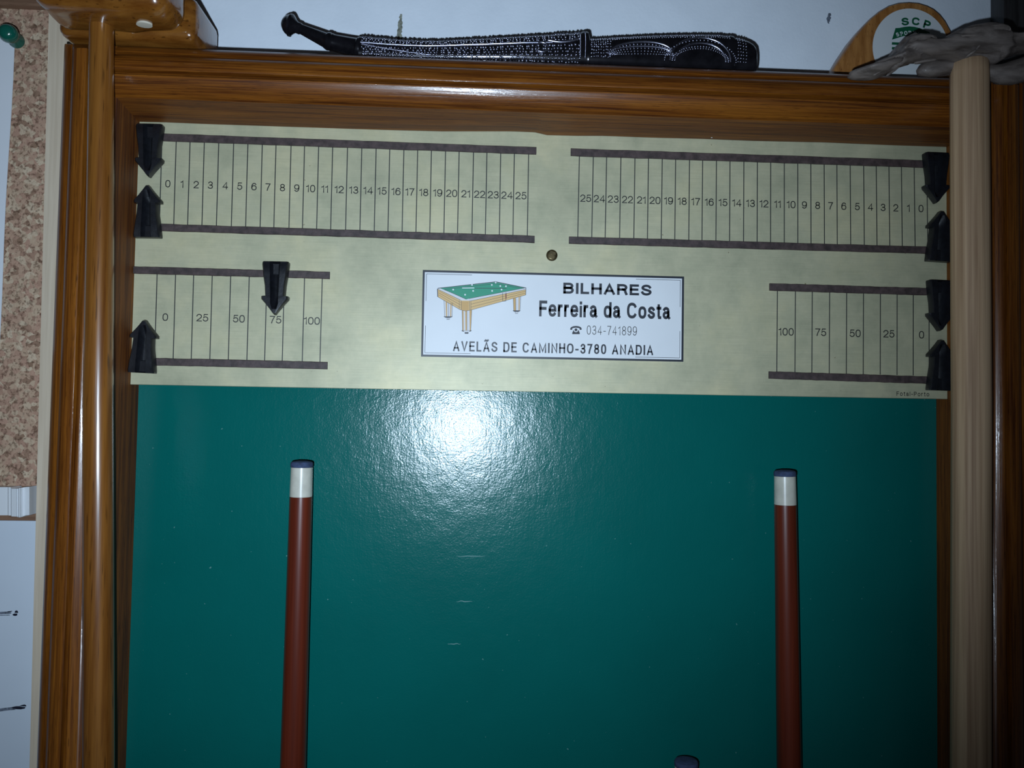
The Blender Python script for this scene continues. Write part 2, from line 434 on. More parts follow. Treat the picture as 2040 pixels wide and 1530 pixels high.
# drawn lettering: every glyph is a set of pen strokes in a unit box
def arc(cx, cy, rx, ry, a0, a1, n=14):
    return [(cx + rx * math.cos(math.radians(lerp(a0, a1, i / n))), cy + ry * math.sin(math.radians(lerp(a0, a1, i / n)))) for i in range(n + 1)]
def sq(cx, cy, rx, ry, a0, a1, n=18, e=0.80):
    out = []
    for i in range(n + 1):
        a = math.radians(lerp(a0, a1, i / n)); c, d = math.cos(a), math.sin(a)
        out.append((cx + rx * math.copysign(abs(c) ** e, c), cy + ry * math.copysign(abs(d) ** e, d)))
    return out
XH = 0.73
GL = {
 '0': (0.66, [sq(.5, .5, .5, .5, 0, 360, 28)]),
 '1': (0.40, [[(.85, 0), (.85, 1), (.62, .86), (0, .80)]]),
 '2': (0.66, [arc(.5, .70, .5, .30, 172, -25) + [(.62, .36), (.18, .14), (0, 0), (1, 0)]]),
 '3': (0.66, [arc(.5, .755, .43, .245, 165, -88) + [(.36, .51)], [(.36, .51), (.5, .51)] + arc(.5, .26, .5, .26, 80, -165)]),
 '4': (0.70, [[(.76, 0), (.76, 1), (0, .27), (1, .27)]]),
 '5': (0.66, [[(.90, 1), (.20, 1), (.07, .47)] + arc(.49, .325, .51, .325, 140, -158)]),
 '6': (0.66, [sq(.5, .32, .5, .32, 0, 360, 24), arc(.53, .55, .53, .45, 40, 180) + [(0, .32)]]),
 '7': (0.64, [[(0, 1), (1, 1), (.72, .66), (.46, .30), (.34, 0)]]),
 '8': (0.66, [arc(.5, .76, .43, .24, 0, 360, 22), arc(.5, .265, .5, .265, 0, 360, 22)]),
 '9': (0.66, [sq(.5, .68, .5, .32, 0, 360, 24), arc(.47, .45, .53, .45, -140, 0) + [(1, .68)]]),
 '-': (0.42, [[(0, .38), (1, .38)]]),
 'A': (0.80, [[(0, 0), (.5, 1), (1, 0)], [(.24, .30), (.76, .30)]]),
 'B': (0.76, [[(0, 0), (0, 1), (.58, 1)] + arc(.58, .77, .36, .23, 90, -90, 10) + [(0, .54)], [(0, .54), (.60, .54)] + arc(.60, .27, .40, .27, 90, -90, 10) + [(0, 0)]]),
 'C': (0.82, [sq(.5, .5, .5, .5, 38, 322, 26)]),
 'D': (0.78, [[(0, 0), (0, 1), (.45, 1)] + sq(.45, .5, .55, .5, 90, -90, 16) + [(0, 0), (0, .1)]]),
 'E': (0.68, [[(1, 0), (0, 0), (0, 1), (.98, 1)], [(0, .53), (.9, .53)]]),
 'F': (0.64, [[(0, 0), (0, 1), (1, 1)], [(0, .51), (.88, .51)]]),
 'G': (0.84, [sq(.5, .5, .5, .5, 38, 340, 26) + [(1, .46), (.6, .46)]]),
 'H': (0.76, [[(0, 0), (0, 1)], [(1, 0), (1, 1)], [(0, .53), (1, .53)]]),
 'I': (0.0, [[(.5, 0), (.5, 1)]]),
 'L': (0.62, [[(0, 1), (0, 0), (1, 0)]]),
 'M': (0.92, [[(0, 0), (0, 1), (.5, .08), (1, 1), (1, 0)]]),
 'N': (0.76, [[(0, 0), (0, 1), (1, 0), (1, 1)]]),
 'O': (0.84, [sq(.5, .5, .5, .5, 0, 360, 28)]),
 'P': (0.72, [[(0, 0), (0, 1), (.58, 1)] + arc(.58, .73, .42, .27, 90, -90, 10) + [(0, .46)]]),
 'R': (0.76, [[(0, 0), (0, 1), (.58, 1)] + arc(.58, .75, .40, .25, 90, -90, 10) + [(0, .50)], [(.60, .50), (.84, .42), (.90, .18), (1, 0)]]),
 'S': (0.76, [arc(.5, .755, .46, .245, 18, 205, 14) + [(.25, .575), (.75, .45)] + arc(.5, .265, .5, .265, 25, -168, 14)]),
 'T': (0.74, [[(0, 1), (1, 1)], [(.5, 0), (.5, 1)]]),
 'V': (0.78, [[(0, 1), (.5, 0), (1, 1)]]),
 'a': (0.62, [arc(.44, XH - .17, .40, .17, 155, 20, 10) + [(.86, .50), (.86, .10), (1, 0)], [(.86, .42), (.45, .39)] + arc(.40, .20, .40, .20, 95, 330, 14) + [(.86, .2)]]),
 'd': (0.64, [[(1, 0), (1, 1)], sq(.5, XH / 2, .5, XH / 2, 0, 360, 22)]),
 'e': (0.64, [[(.02, .385), (1, .385)] + sq(.5, XH / 2, .5, XH / 2, 5, 318, 24)]),
 'i': (0.0, [[(.5, 0), (.5, .665)], [(.5, .985), (.5, 1)]]),
 'l': (0.0, [[(.5, 0), (.5, 1)]]),
 'o': (0.66, [sq(.5, XH / 2, .5, XH / 2, 0, 360, 24)]),
 'r': (0.40, [[(0, 0), (0, XH)], [(0, .42)] + arc(.85, .44, .85, XH - .44, 165, 85, 8)]),
 's': (0.60, [arc(.5, XH - .175, .45, .175, 20, 200, 12) + [(.27, .425), (.74, .33)] + arc(.5, .19, .5, .19, 28, -165, 12)]),
 't': (0.40, [[(.42, .92), (.42, .14), (.60, 0), (1, 0)], [(0, XH), (1, XH)]]),
 ' ': (0.30, []),
}
GL['\u00c3'] = (0.80, GL['A'][1] + [[(.20, 1.19), (.30, 1.27), (.42, 1.26), (.58, 1.20), (.70, 1.19), (.80, 1.27)]])
def pen(pts, wd, V, Fs):
    closed = math.dist(pts[0], pts[-1]) < 1e-6
    P = [Vector((x, y)) for (x, y) in pts]
    Q = [P[0]]
    for p in P[1:]:
        if (p - Q[-1]).length > 1e-5: Q.append(p)
    P = Q
    if closed: P = P[:-1] if (P[0] - P[-1]).length < 1e-5 else P
    n = len(P)
    if not closed:
        P[0] = P[0] + (P[0] - P[1]).normalized() * wd / 2; P[-1] = P[-1] + (P[-1] - P[-2]).normalized() * wd / 2
    o = len(V)
    for i in range(n):
        a = P[i - 1] if (closed or i > 0) else None; b = P[(i + 1) % n] if (closed or i < n - 1) else None
        d1 = (P[i] - a).normalized() if a is not None else (b - P[i]).normalized()
        d2 = (b - P[i]).normalized() if b is not None else d1
        n1 = Vector((-d1.y, d1.x)); n2 = Vector((-d2.y, d2.x))
        mm = n1 + n2
        mm = mm.normalized() if mm.length > 1e-4 else n1
        k = min(1.9, 1.0 / max(0.2, mm.dot(n1)))
        V.append(P[i] + mm * wd / 2 * k); V.append(P[i] - mm * wd / 2 * k)
    for i in range(n if closed else n - 1):
        j = (i + 1) % n
        Fs.append((o + 2 * i, o + 2 * i + 1, o + 2 * j + 1, o + 2 * j))
TC = {}
def glyphs(s, wd, cond=1.0, gap=0.16):
    k = (s, wd, cond, gap)
    if k in TC: return TC[k]
    V = []; Fs = []; x = 0.0
    for ch in s:
        W, sts = GL[ch]; W = max(W * cond, wd)
        for st in sts:
            pen([(x + wd / 2 + px * (W - wd), wd / 2 + py * (1 - wd)) for (px, py) in st], wd, V, Fs)
        x += W + gap
    TC[k] = (V, Fs)
    return TC[k]
def fit(s, x0, x1, z0, h, y, wd, cond=1.0, gap=0.16):
    """lettering scaled to x0..x1, baseline z0, cap height h"""
    V, Fs = glyphs(s, wd, cond, gap)
    xa = min(p.x for p in V); xb = max(p.x for p in V)
    return [Vector((x0 + (p.x - xa) / (xb - xa) * (x1 - x0), y, z0 + p.y * h)) for p in V], Fs
def centred(s, cx, z0, h, y, wd, wscale=1.0):
    V, Fs = glyphs(s, wd, 1.04 * wscale, 0.11)
    xa = min(p.x for p in V); xb = max(p.x for p in V)
    return [Vector((cx + (p.x - (xa + xb) / 2) * h, y, z0 + p.y * h)) for p in V], Fs
def join(parts):
    V = []; Fs = []
    for (v, f) in parts:
        o = len(V); V += v; Fs += [tuple(i + o for i in q) for q in f]
    return V, Fs

def numerals(items, hpx, wscale, off=0.125):
    ps = []
    for (s, u, vb) in items:
        p = onp(u, vb); h = (onp(u, vb - hpx) - p).z
        ps.append(centred(s, p.x, p.z, h, YP, off, wscale))
    V, Fs = join(ps)
    link('numerals', mesh('numerals', V, Fs), M['ink_soft'], plate)
def mids(key, f):
    t, b = SET[key]
    return [(lerp(lerp(t[i][0], b[i][0], f), lerp(t[i + 1][0], b[i + 1][0], f))) if False else
            (lerp(t[i][0], b[i][0], f) + lerp(t[i + 1][0], b[i + 1][0], f)) / 2 for i in range(len(t) - 1)]
ml = mids('LU', 0.53); mr = mids('RU', 0.53)
numerals([(str(i), ml[i], lerp(373.3, 397.2, (ml[i] - 334) / 703.0)) for i in range(26)], 14.7, 1.0)
numerals([(str(25 - i), mr[i], lerp(402.3, 422.8, (mr[i] - 1167) / 667.0)) for i in range(26)], 14.6, 1.0)
numerals([('0', 329, 639.3), ('25', 402.5, 640.5), ('50', 475.5, 642.5), ('75', 548.7, 644.5), ('100', 621, 646.7)], 15.0, 1.05)
numerals([('100', 1566, 668.5), ('75', 1635, 669.5), ('50', 1703.5, 671.5), ('25', 1770.5, 672.5), ('0', 1836, 674.5)], 15.0, 1.02)
p0, p1 = onp(1786, 788.5), onp(1851, 789.5)
V_, F_ = fit('Fotal-Porto', p0.x, p1.x, p0.z, 0.0027, YP, 0.15, 1.1, 0.28)
link('maker_mark', mesh('maker_mark', V_, F_), M['ink_soft'], plate)

# guide strips
def strip(ua, ub, va, vb, wpx):
    """strip from (ua, va) to (ub, vb): upper edge pixels, width in pixels"""
    a, b = at(ua, va, -0.0007), at(ub, vb, -0.0007)
    c = at(ua, va + wpx, -0.0007)
    x0, x1 = max(a.x, XI0 + 0.0008), min(b.x, XI1 - 0.0008)
    zt = (a.z + b.z) / 2; zb = zt - (a.z - c.z)
    rnd = random.Random(int(ua + va)); n = 34; rs = []
    for i in range(n + 1):
        x = lerp(x0, x1, i / n); zz = lerp(a.z, b.z, i / n)
        j1, j2 = rnd.uniform(-1, 1) * 0.00012, rnd.uniform(-1, 1) * 0.00012
        hh = a.z - c.z
        rs.append([Vector((x, -0.00002, zz + j1)), Vector((x, -0.0011, zz + j1)), Vector((x, -0.0014, zz - 0.0003 + j1)), Vector((x, -0.0014, zz - hh + 0.0003 + j2)), Vector((x, -0.0011, zz - hh + j2)), Vector((x, -0.00002, zz - hh + j2))])
    link('guide_strip', rings('guide_strip', rs, 30), M['strip'], plate)
strip(270, 1068.5, 264.2, 293.6, 14.6)
strip(270, 1065, 444.5, 470, 14.2)
strip(1137, 1895, 296, 321.5, 14.6)
strip(1133.5, 1897, 471.3, 493, 14.2)
strip(258, 657.3, 530.7, 541.5, 14.3)
strip(256, 652.7, 712, 721, 15)
strip(1533, 1897, 564.3, 575.5, 14.6)
strip(1531.5, 1898, 739.8, 751.5, 14.8)

# slotted screw in the plate
def screw(u, v, r):
    c = onp(u, v, -0.0005); n = 24
    prof = [(1.0, 0.00048), (0.98, -0.0001), (0.82, -0.0006), (0.45, -0.0009)]
    rs = [[c + Vector((math.cos(2 * math.pi * k / n) * r * q, d, math.sin(2 * math.pi * k / n) * r * q)) for k in range(n)] for (q, d) in prof]
    bm = bmesh.new(); bm.from_mesh(rings('screw', rs, None))
    for sgn in (1, -1):        # the two lips either side of the slot
        ax = Vector((math.cos(-0.3), 0, math.sin(-0.3))); pr = Vector((-ax.z, 0, ax.x)) * sgn
        q = [c + ax * a * r + pr * b * r + Vector((0, d, 0)) for d in (-0.0006, -0.00125) for (a, b) in ((-0.62, 0.14), (0.62, 0.14), (0.45, 0.6), (-0.45, 0.6))]
        vv = [bm.verts.new(p) for p in q]
        for f in ((0, 1, 2, 3), (4, 5, 6, 7), (0, 1, 5, 4), (1, 2, 6, 5), (2, 3, 7, 6), (3, 0, 4, 7)): bm.faces.new([vv[i] for i in f])
    o = link('screw', bm_mesh('screw', bm, 40), M['screw'], plate)
    o['label'] = 'slotted brass screw in the middle of the plate'
screw(1099.5, 508.5, 0.0035)

# ------------------------------------------------------------------ maker's sign on the plate
YS = -0.0011
def ons(u, v, k=0): return at(u, v, YS - 0.00004 * k)
a_, b_, c_, d_ = at(842, 538, YS), at(1363, 551, YS), at(1361, 721, YS), at(839, 710, YS)
sx0, sx1 = (a_.x + d_.x) / 2, (b_.x + c_.x) / 2; sz1, sz0 = (a_.z + b_.z) / 2, (c_.z + d_.z) / 2
sign = box('maker_sign', (sx0, YS, sz0), (sx1, -0.00005, sz1), M['sign_white'], SB, 0.0001, 1)
sign['label'] = 'white printed billiards maker sign with a drawn pool table'
def rect(x0, x1, z0, z1, k): return [Vector((x0, YS - 0.00004 * k, z0)), Vector((x1, YS - 0.00004 * k, z0)), Vector((x1, YS - 0.00004 * k, z1)), Vector((x0, YS - 0.00004 * k, z1))]
bw = 0.00125
flat('border', [rect(sx0, sx1, sz1 - bw, sz1, 1), rect(sx0, sx1, sz0, sz0 + bw, 1), rect(sx0, sx0 + bw, sz0 + bw, sz1 - bw, 1), rect(sx1 - bw, sx1, sz0 + bw, sz1 - bw, 1)], M['navy'], sign)
t_ = 0.00026; g = 0.0023; lw = 0.0275; lh = 0.0165
cl = []
for sx in (0, 1):
    for sz in (0, 1):
        xa = sx0 + g if sx == 0 else sx1 - g; za = sz0 + g if sz == 0 else sz1 - g
        xb = xa + (lw if sx == 0 else -lw); zb = za + (lh if sz == 0 else -lh)
        cl.append(rect(min(xa, xb), max(xa, xb), za - t_ / 2, za + t_ / 2, 1))
        cl.append(rect(xa - t_ / 2, xa + t_ / 2, min(za, zb), max(za, zb), 1.5))
flat_each('corner_line', cl, M['navy'], sign)
def sign_text(s, ul, ur, vbl, vbr, hpx, wd, cond, gap, mat='navy'):
    a, b = ons(ul, vbl, 1), ons(ur, vbr, 1)
    h = hpx * (b.x - a.x) / (ur - ul)
    V, Fs = fit(s, a.x, b.x, (a.z + b.z) / 2, h, YS - 0.00004, wd, cond, gap)
    link('lettering', mesh('lettering', V, Fs), M[mat], sign)
sign_text('BILHARES', 1122, 1298, 585, 589, 21.8, 0.215, 1.16, 0.17)
sign_text('Ferreira da Costa', 1074, 1336, 631, 635.5, 31.5, 0.185, 0.95, 0.105)
sign_text('034-741899', 1169, 1268.5, 666.5, 668.5, 18.0, 0.075, 0.72, 0.17, 'ink_soft')
sign_text('AVEL\u00c3S DE CAMINHO-3780 ANADIA', 902, 1301.5, 699.8, 707.3, 20.0, 0.160, 0.80, 0.17)

# telephone symbol
def ph(X, Y, k=1): return ons(1100 + X * 270 / 2040.0, 540 + Y * 270 / 2040.0, k)
hand = []
for i in range(13):
    t = i / 12; a = math.pi * (1.0 - t)
    hand.append((358 + 86 * math.cos(a), 868 - 42 * math.sin(a)))
inner = [(358 + 58 * math.cos(math.pi * i / 10), 872 - 18 * math.sin(math.pi * i / 10)) for i in range(11)]
recv = hand + [(444, 884), (412, 886)] + inner + [(302, 886), (272, 884)]
body = [(318, 892), (330, 880), (386, 880), (400, 892), (416, 930), (416, 950), (302, 950), (302, 930)]
flat('telephone_symbol', [[ph(*q) for q in recv], [ph(*q) for q in body]], M['navy'], sign)
ring_ = [[ph(358 + r_ * math.cos(2 * math.pi * i / 20), 886 + r_ * math.sin(2 * math.pi * i / 20), k) for i in range(20)] for (r_, k) in ((34, 2),)]
flat('telephone_dial_ring', ring_, M['sign_white'], sign)
flat('telephone_dial', [[ph(358 + 22 * math.cos(2 * math.pi * i / 20), 884 + 22 * math.sin(2 * math.pi * i / 20), 3) for i in range(20)]], M['navy'], sign)

# drawn pool table
def pt(X, Y, k): return ons(840 + X * 230 / 2040.0, 540 + Y * 230 / 2040.0, k)
def poly(lst, k): return [pt(X, Y, k) for (X, Y) in lst]
def stroke(X0, Y0, X1, Y1, wd, k):
    dx, dy = X1 - X0, Y1 - Y0; l = math.hypot(dx, dy); nx, ny = -dy / l * wd / 2, dx / l * wd / 2
    return poly([(X0 + nx, Y0 + ny), (X1 + nx, Y1 + ny), (X1 - nx, Y1 - ny), (X0 - nx, Y0 - ny)], k)
def leg_poly(x0, x1, y0, y1, tp, foot):
    return [(x0, y0), (x1, y0), (x1 - tp, y1), (x0 + tp, y1)]
legs = [poly([(390, 500), (550, 540), (540, 800), (405, 800)], 2), poly([(705, 660), (885, 660), (870, 1050), (718, 1050)], 2), poly([(1615, 470), (1755, 440), (1740, 700), (1625, 700)], 2)]
flat_each('drawn_leg', legs, M['print_grey'], sign)
flat_each('drawn_leg_shading', [poly([(425, 540), (450, 540), (450, 800), (430, 800)], 3), poly([(770, 690), (800, 690), (800, 1050), (775, 1050)], 3), poly([(845, 690), (885, 690), (870, 1050), (850, 1050)], 3), poly([(1620, 480), (1660, 470), (1662, 700), (1628, 700)], 3), poly([(1715, 460), (1735, 455), (1728, 700), (1712, 700)], 3), poly([(510, 560), (530, 560), (522, 800), (505, 800)], 3), poly([(715, 690), (740, 690), (742, 1050), (722, 1050)], 3)], M['print_dtan'], sign)
feet = []
for (xa, xb, y, dy) in ((390, 545, 800, 28), (703, 885, 1048, 30), (1610, 1745, 695, 28)):
    cx = (xa + xb) / 2; rx = (xb - xa) / 2
    feet.append(poly([(cx + rx * math.cos(math.pi * i / 10), y + dy * math.sin(math.pi * i / 10)) for i in range(11)], 4))
    feet.append(poly([(cx - rx * 0.4, y + dy * 0.7), (cx + rx * 0.4, y + dy * 0.7), (cx + rx * 0.35, y + dy * 2.0), (cx - rx * 0.35, y + dy * 2.0)], 4))
flat_each('drawn_foot', feet, M['navy'], sign)
flat_each('drawn_foot_light', [poly([(430, 826), (500, 826), (492, 846), (438, 846)], 5), poly([(735, 1052), (850, 1052), (835, 1080), (760, 1080)], 5), poly([(1655, 720), (1702, 720), (1700, 744), (1658, 744)], 5)], M['print_grey'], sign)
flat('drawn_apron', [poly([(280, 320), (700, 520), (700, 690), (285, 455)], 3), poly([(850, 510), (1845, 320), (1840, 420), (868, 690)], 3), poly([(690, 520), (868, 515), (868, 690), (780, 705), (700, 690)], 3.4)], M['print_tan'], sign)
flat('drawn_corner_cap', [poly([(705, 535), (830, 535), (830, 692), (775, 700), (705, 685)], 4)], M['print_dtan'], sign)
flat('drawn_cushion', [poly([(275, 310), (1310, 185), (1850, 300), (1840, 330), (860, 525), (690, 520)], 4.5)], M['print_grey'], sign)
flat('drawn_cloth', [poly([(330, 305), (1310, 198), (1815, 298), (1480, 362), (835, 488), (790, 500), (760, 482)], 5.2)], M['print_green'], sign)
st = [((285, 305), (1310, 190), 12), ((1310, 190), (1848, 300), 12), ((400, 325), (1300, 222), 6), ((1300, 222), (1730, 300), 6), ((400, 325), (790, 500), 7), ((835, 488), (1815, 300), 6),
      ((280, 312), (285, 455), 14), ((285, 455), (690, 690), 6), ((300, 385), (690, 600), 5), ((300, 350), (690, 555), 4), ((300, 420), (680, 645), 4), ((280, 318), (690, 512), 6),
      ((868, 690), (1840, 422), 6), ((868, 585), (1840, 355), 5), ((868, 638), (1840, 388), 5), ((860, 528), (1845, 325), 6), ((1843, 305), (1838, 425), 8),
      ((700, 520), (700, 690), 7), ((845, 520), (850, 690), 6), ((870, 520), (870, 690), 5), ((665, 510), (665, 670), 5), ((700, 690), (775, 705), 6), ((775, 705), (868, 690), 6),
      ((1430, 385), (1432, 530), 7), ((1490, 375), (1488, 530), 7), ((1432, 535), (1488, 530), 6), ((395, 515), (405, 800), 5), ((545, 560), (538, 800), 6), ((715, 700), (722, 1050), 6), ((885, 690), (868, 1050), 6), ((1618, 485), (1628, 700), 6), ((1752, 450), (1738, 700), 6), ((800, 700), (800, 1050), 5), ((475, 560), (475, 800), 5), ((1665, 480), (1665, 700), 5),
      ((940, 303), (1500, 305), 9)]
flat('drawn_outlines', [stroke(*a, *b, wd, 6.2 + 0.05 * i) for i, (a, b, wd) in enumerate(st)], M['navy'], sign)
flat('drawn_pocket_shade', [poly([(1478, 400), (1500, 396), (1500, 485), (1480, 490)], 8.5)], M['print_red'], sign)
balls = [(890, 245), (1240, 245), (1390, 265), (1490, 268), (1412, 328), (1245, 350), (910, 350), (557, 328), (768, 418), (1308, 205)]
flat('drawn_balls', [poly([(x + 15 * math.cos(2 * math.pi * i / 10), y + 15 * math.sin(2 * math.pi * i / 10)) for i in range(10)], 8.6) for (x, y) in balls] + [stroke(715, 300, 930, 298, 14, 8.7)], M['sign_white'], sign)

# ------------------------------------------------------------------ black arrow pointers
def pointer_mesh():
    """pointer lying in the xz plane, tip at -z, base at z = 0, top towards -y; length 32 mm"""
    L = 0.0318
    st = [(0.0, 7.6, 0), (0.015, 7.75, 0), (0.05, 7.7, 0), (0.25, 7.0, 0), (0.45, 6.0, 0), (0.64, 5.6, 0), (0.655, 5.6, 1), (0.66, 7.9, 1), (0.71, 7.8, 1), (0.80, 5.3, 1), (0.90, 2.7, 1), (0.975, 0.9, 1), (1.0, 0.35, 1)]
    rs = []
    for (t, hw, hd) in st:
        hw *= 0.001; z = -L * t
        cw = min(0.0029 - 0.0009 * t, hw * 0.5)                      # channel half width
        deep = 0.0 if t < 0.01 else 0.0030 if t < 0.80 else (0.0018 if t < 0.85 else 0.0)
        h = 0.0052 if t > 0.02 else 0.0046
        h -= 0.0010 * max(0, t - 0.6)
        if t >= 0.999: h = 0.0030
        xs = [-1.0, -0.985, -0.88, -(cw / hw) * 1.05, -(cw / hw) * 0.6, 0.0, (cw / hw) * 0.6, (cw / hw) * 1.05, 0.88, 0.985, 1.0]
        hs = [0.0, h * 0.80, h * 0.98, h, h - deep, h - deep * 1.5, h - deep, h, h * 0.98, h * 0.80, 0.0]
        rs.append([Vector((x * hw, -q, z)) for x, q in zip(xs, hs)])
    return rings('pointer', rs, 38)
PM = pointer_mesh()
def pointer(ub, vb, ut, vt, label, group):
    b, t = at(ub, vb, -0.0035), at(ut, vt, -0.0035)
    o = bpy.data.objects.new('score_pointer', None); COL.objects.link(o); o.empty_display_size = 0.01
    d = t - b; ang = math.atan2(d.x, -d.z)
    o.location = (b.x, -0.0015, b.z)
    o.rotation_euler = (0, -ang, 0)
    tag(o, label, 'pointer', group)
    c = bpy.data.objects.new('arrow_body', PM); COL.objects.link(c); c.parent = o
    k = d.length / 0.0318; c.scale = (1, 1, k)
    bm = box_bm((-0.0068, -0.0021, -0.0075 * k), (0.0068, 0.00145, -0.0006), 0.0003, 1)
    me = bm_mesh('strip_clip', bm)
    c2 = bpy.data.objects.new('strip_clip', me); COL.objects.link(c2); c2.parent = o; me.materials.append(M['black_plastic'])
    return o
PM.materials.append(M['black_plastic'])
G = 'black score pointers clipped to the guide strips'
pointer(299.5, 250, 297.5, 353, 'black arrow pointer pointing down at the start of the rising 0 to 25 scale', G)
pointer(294.5, 474, 296.5, 370, 'black arrow pointer pointing up at the start of the rising 0 to 25 scale', G)
pointer(550.3, 523, 548, 627.5, 'black arrow pointer pointing down at the number 75', G)
pointer(283, 743, 290, 638, 'black arrow pointer pointing up beside the 0 of the rising 0 to 100 scale', G)
pointer(1864, 306.5, 1863.5, 405, 'black arrow pointer pointing down at the end of the falling 25 to 0 scale', G)
pointer(1869, 521.5, 1872.5, 421, 'black arrow pointer pointing up at the end of the falling 25 to 0 scale', G)
pointer(1872, 559.5, 1870.5, 659.5, 'black arrow pointer pointing down beside the 0 of the falling 100 to 0 scale', G)
pointer(1871.5, 778, 1872.5, 677, 'black arrow pointer pointing up beside the 0 of the falling 100 to 0 scale', G)

# ------------------------------------------------------------------ cues
def cue(u, v, ub, y, rt, label, butt_r=0.0145):
    p = at(u, v, y); q = at(ub, 1530, y)
    zb = ZB + 0.0302
    s = (q.x - p.x) / (q.z - p.z)
    def c(z): return Vector((p.x + s * (z - p.z), y, z))
    root = thing('billiard_cue', label, 'cue', c(zb), 'billiard cues standing in the rack')
    z = p.z
    rod('tip', [(c(z - 0.0034), rt * 1.00), (c(z - 0.0030), rt * 1.02), (c(z - 0.0012), rt * 1.02), (c(z - 0.0004), rt * 0.95), (c(z), rt * 0.80), (c(z + 0.0004), rt * 0.4)], M['tip'], root, 32, 35)
    rod('ferrule', [(c(z - 0.0035), rt * 0.985), (c(z - 0.0205), rt * 1.02)], M['ferrule'], root, 36)
    pts = []
    n = 14
    for i in range(n + 1):
        t = i / n; zz = lerp(z - 0.0206, zb, t)
        pts.append((c(zz), rt * 1.025 + (butt_r - rt * 1.025) * min(1, t * 1.05)))
    rod('shaft', pts, M['cue_wood'], root, 36)
    return root
cue(601.5, 919, 583.5, -0.008, 0.00635, 'red-brown billiard cue with blue tip in front of green panel, nearer the varnished cane', 0.0135)
cue(1563.5, 937, 1572, -0.008, 0.00635, 'red-brown billiard cue with blue tip in front of green panel, nearer the pale cane', 0.0115)
cue(1367, 1514, 1367, -0.010, 0.0068, 'shorter billiard cue, only its blue chalked tip showing between the two red-brown cues', 0.0125)

# ------------------------------------------------------------------ cane with varnished head
ZL = ZI + 0.032                                   # top ledge of the frame
def cane_axis(pts, y):
    return [(at(u, v, y), r) for (u, v, r) in pts]
cl_ = [(202, 60, 0.0061), (202, 100, 0.0062), (200, 375, 0.0067), (195.5, 800, 0.0074), (196, 1500, 0.0077)]
ax = cane_axis(cl_, -0.0455)
d = (ax[-1][0] - ax[-2][0]).normalized()
ax.append((ax[-1][0] + d * 0.45, 0.0075))
ax[0] = (Vector((ax[0][0].x, ax[0][0].y, ZL + 0.006)), 0.0061)
CL = thing('walking_cane', 'varnished red-brown walking cane with blocky carved head hooked over the frame corner', 'cane', ax[-1][0])
rod('shaft', ax, M['cane_wood'], CL, 32)
rod('foot_cap', [(ax[-1][0] + Vector((0, 0, 0.02)), 0.0082), (ax[-1][0], 0.0088)], M['black_plastic'], CL, 24)
def carved(bm, amp, scale, seed):
    for v in bm.verts:
        n_ = noise.noise_vector(v.co * scale + Vector((seed, seed, seed)))
        v.co += n_ * amp
bm = box_bm((-0.0295, -0.0675, ZL + 0.0004), (0.0412, -0.0340, ZL + 0.052), 0.0095, 5)
bmesh.ops.subdivide_edges(bm, edges=[e for e in bm.edges if e.calc_length() > 0.008], cuts=5, use_grid_fill=True)
carved(bm, 0.0016, 60, 3)
link('head_front', bm_mesh('head_front', bm, 60), M['head_wood'], CL)
bm = box_bm((-0.0312, -0.0345, ZL + 0.0003), (0.0445, 0.006, ZL + 0.026), 0.0050, 4)
link('head_back', bm_mesh('head_back', bm, 50), M['head_wood'], CL)
cc = at(287, 66, -0.0500)
n = 14
chip = [[Vector((cc.x + math.cos(2 * math.pi * k / n) * 0.0042 * s_, cc.y + math.sin(2 * math.pi * k / n) * 0.0032 * s_, ZL + zz)) for k in range(n)] for (s_, zz) in ((1.0, 0.0012), (1.0, -0.0003), (0.7, -0.0004))]
link('chipped_spot', rings('chipped_spot', chip, 30), M['chip'], CL)['label'] = 'bare pale chip in the varnish'

# ------------------------------------------------------------------ pale cane with grey carved handle
cr_ = [(1931, 124, 0.0070), (1931, 125, 0.0090), (1931, 127.5, 0.0098), (1931, 150, 0.0099), (1935, 800, 0.0100), (1933.5, 1500, 0.0099)]
ax = cane_axis(cr_, -0.0475)
d = (ax[-1][0] - ax[-2][0]).normalized()
ax.append((ax[-1][0] + d * 0.5, 0.0095))
CRo = thing('walking_cane', 'pale unvarnished wooden walking cane with gnarled grey carved handle', 'cane', ax[-1][0])
# faceted, slightly fluted shaft
rs = []
nf = 48
for (c, r) in ax:
    rs.append([c + Vector((math.cos(2 * math.pi * k / nf), math.sin(2 * math.pi * k / nf), 0)) * r * (1 + 0.016 * math.cos(8 * 2 * math.pi * k / nf)) for k in range(nf)])
link('shaft', rings('shaft', rs, 60), M['raw_wood'], CRo)
rod('foot_cap', [(ax[-1][0] + Vector((0, 0, 0.02)), 0.0105), (ax[-1][0], 0.0112)], M['black_plastic'], CRo, 24)
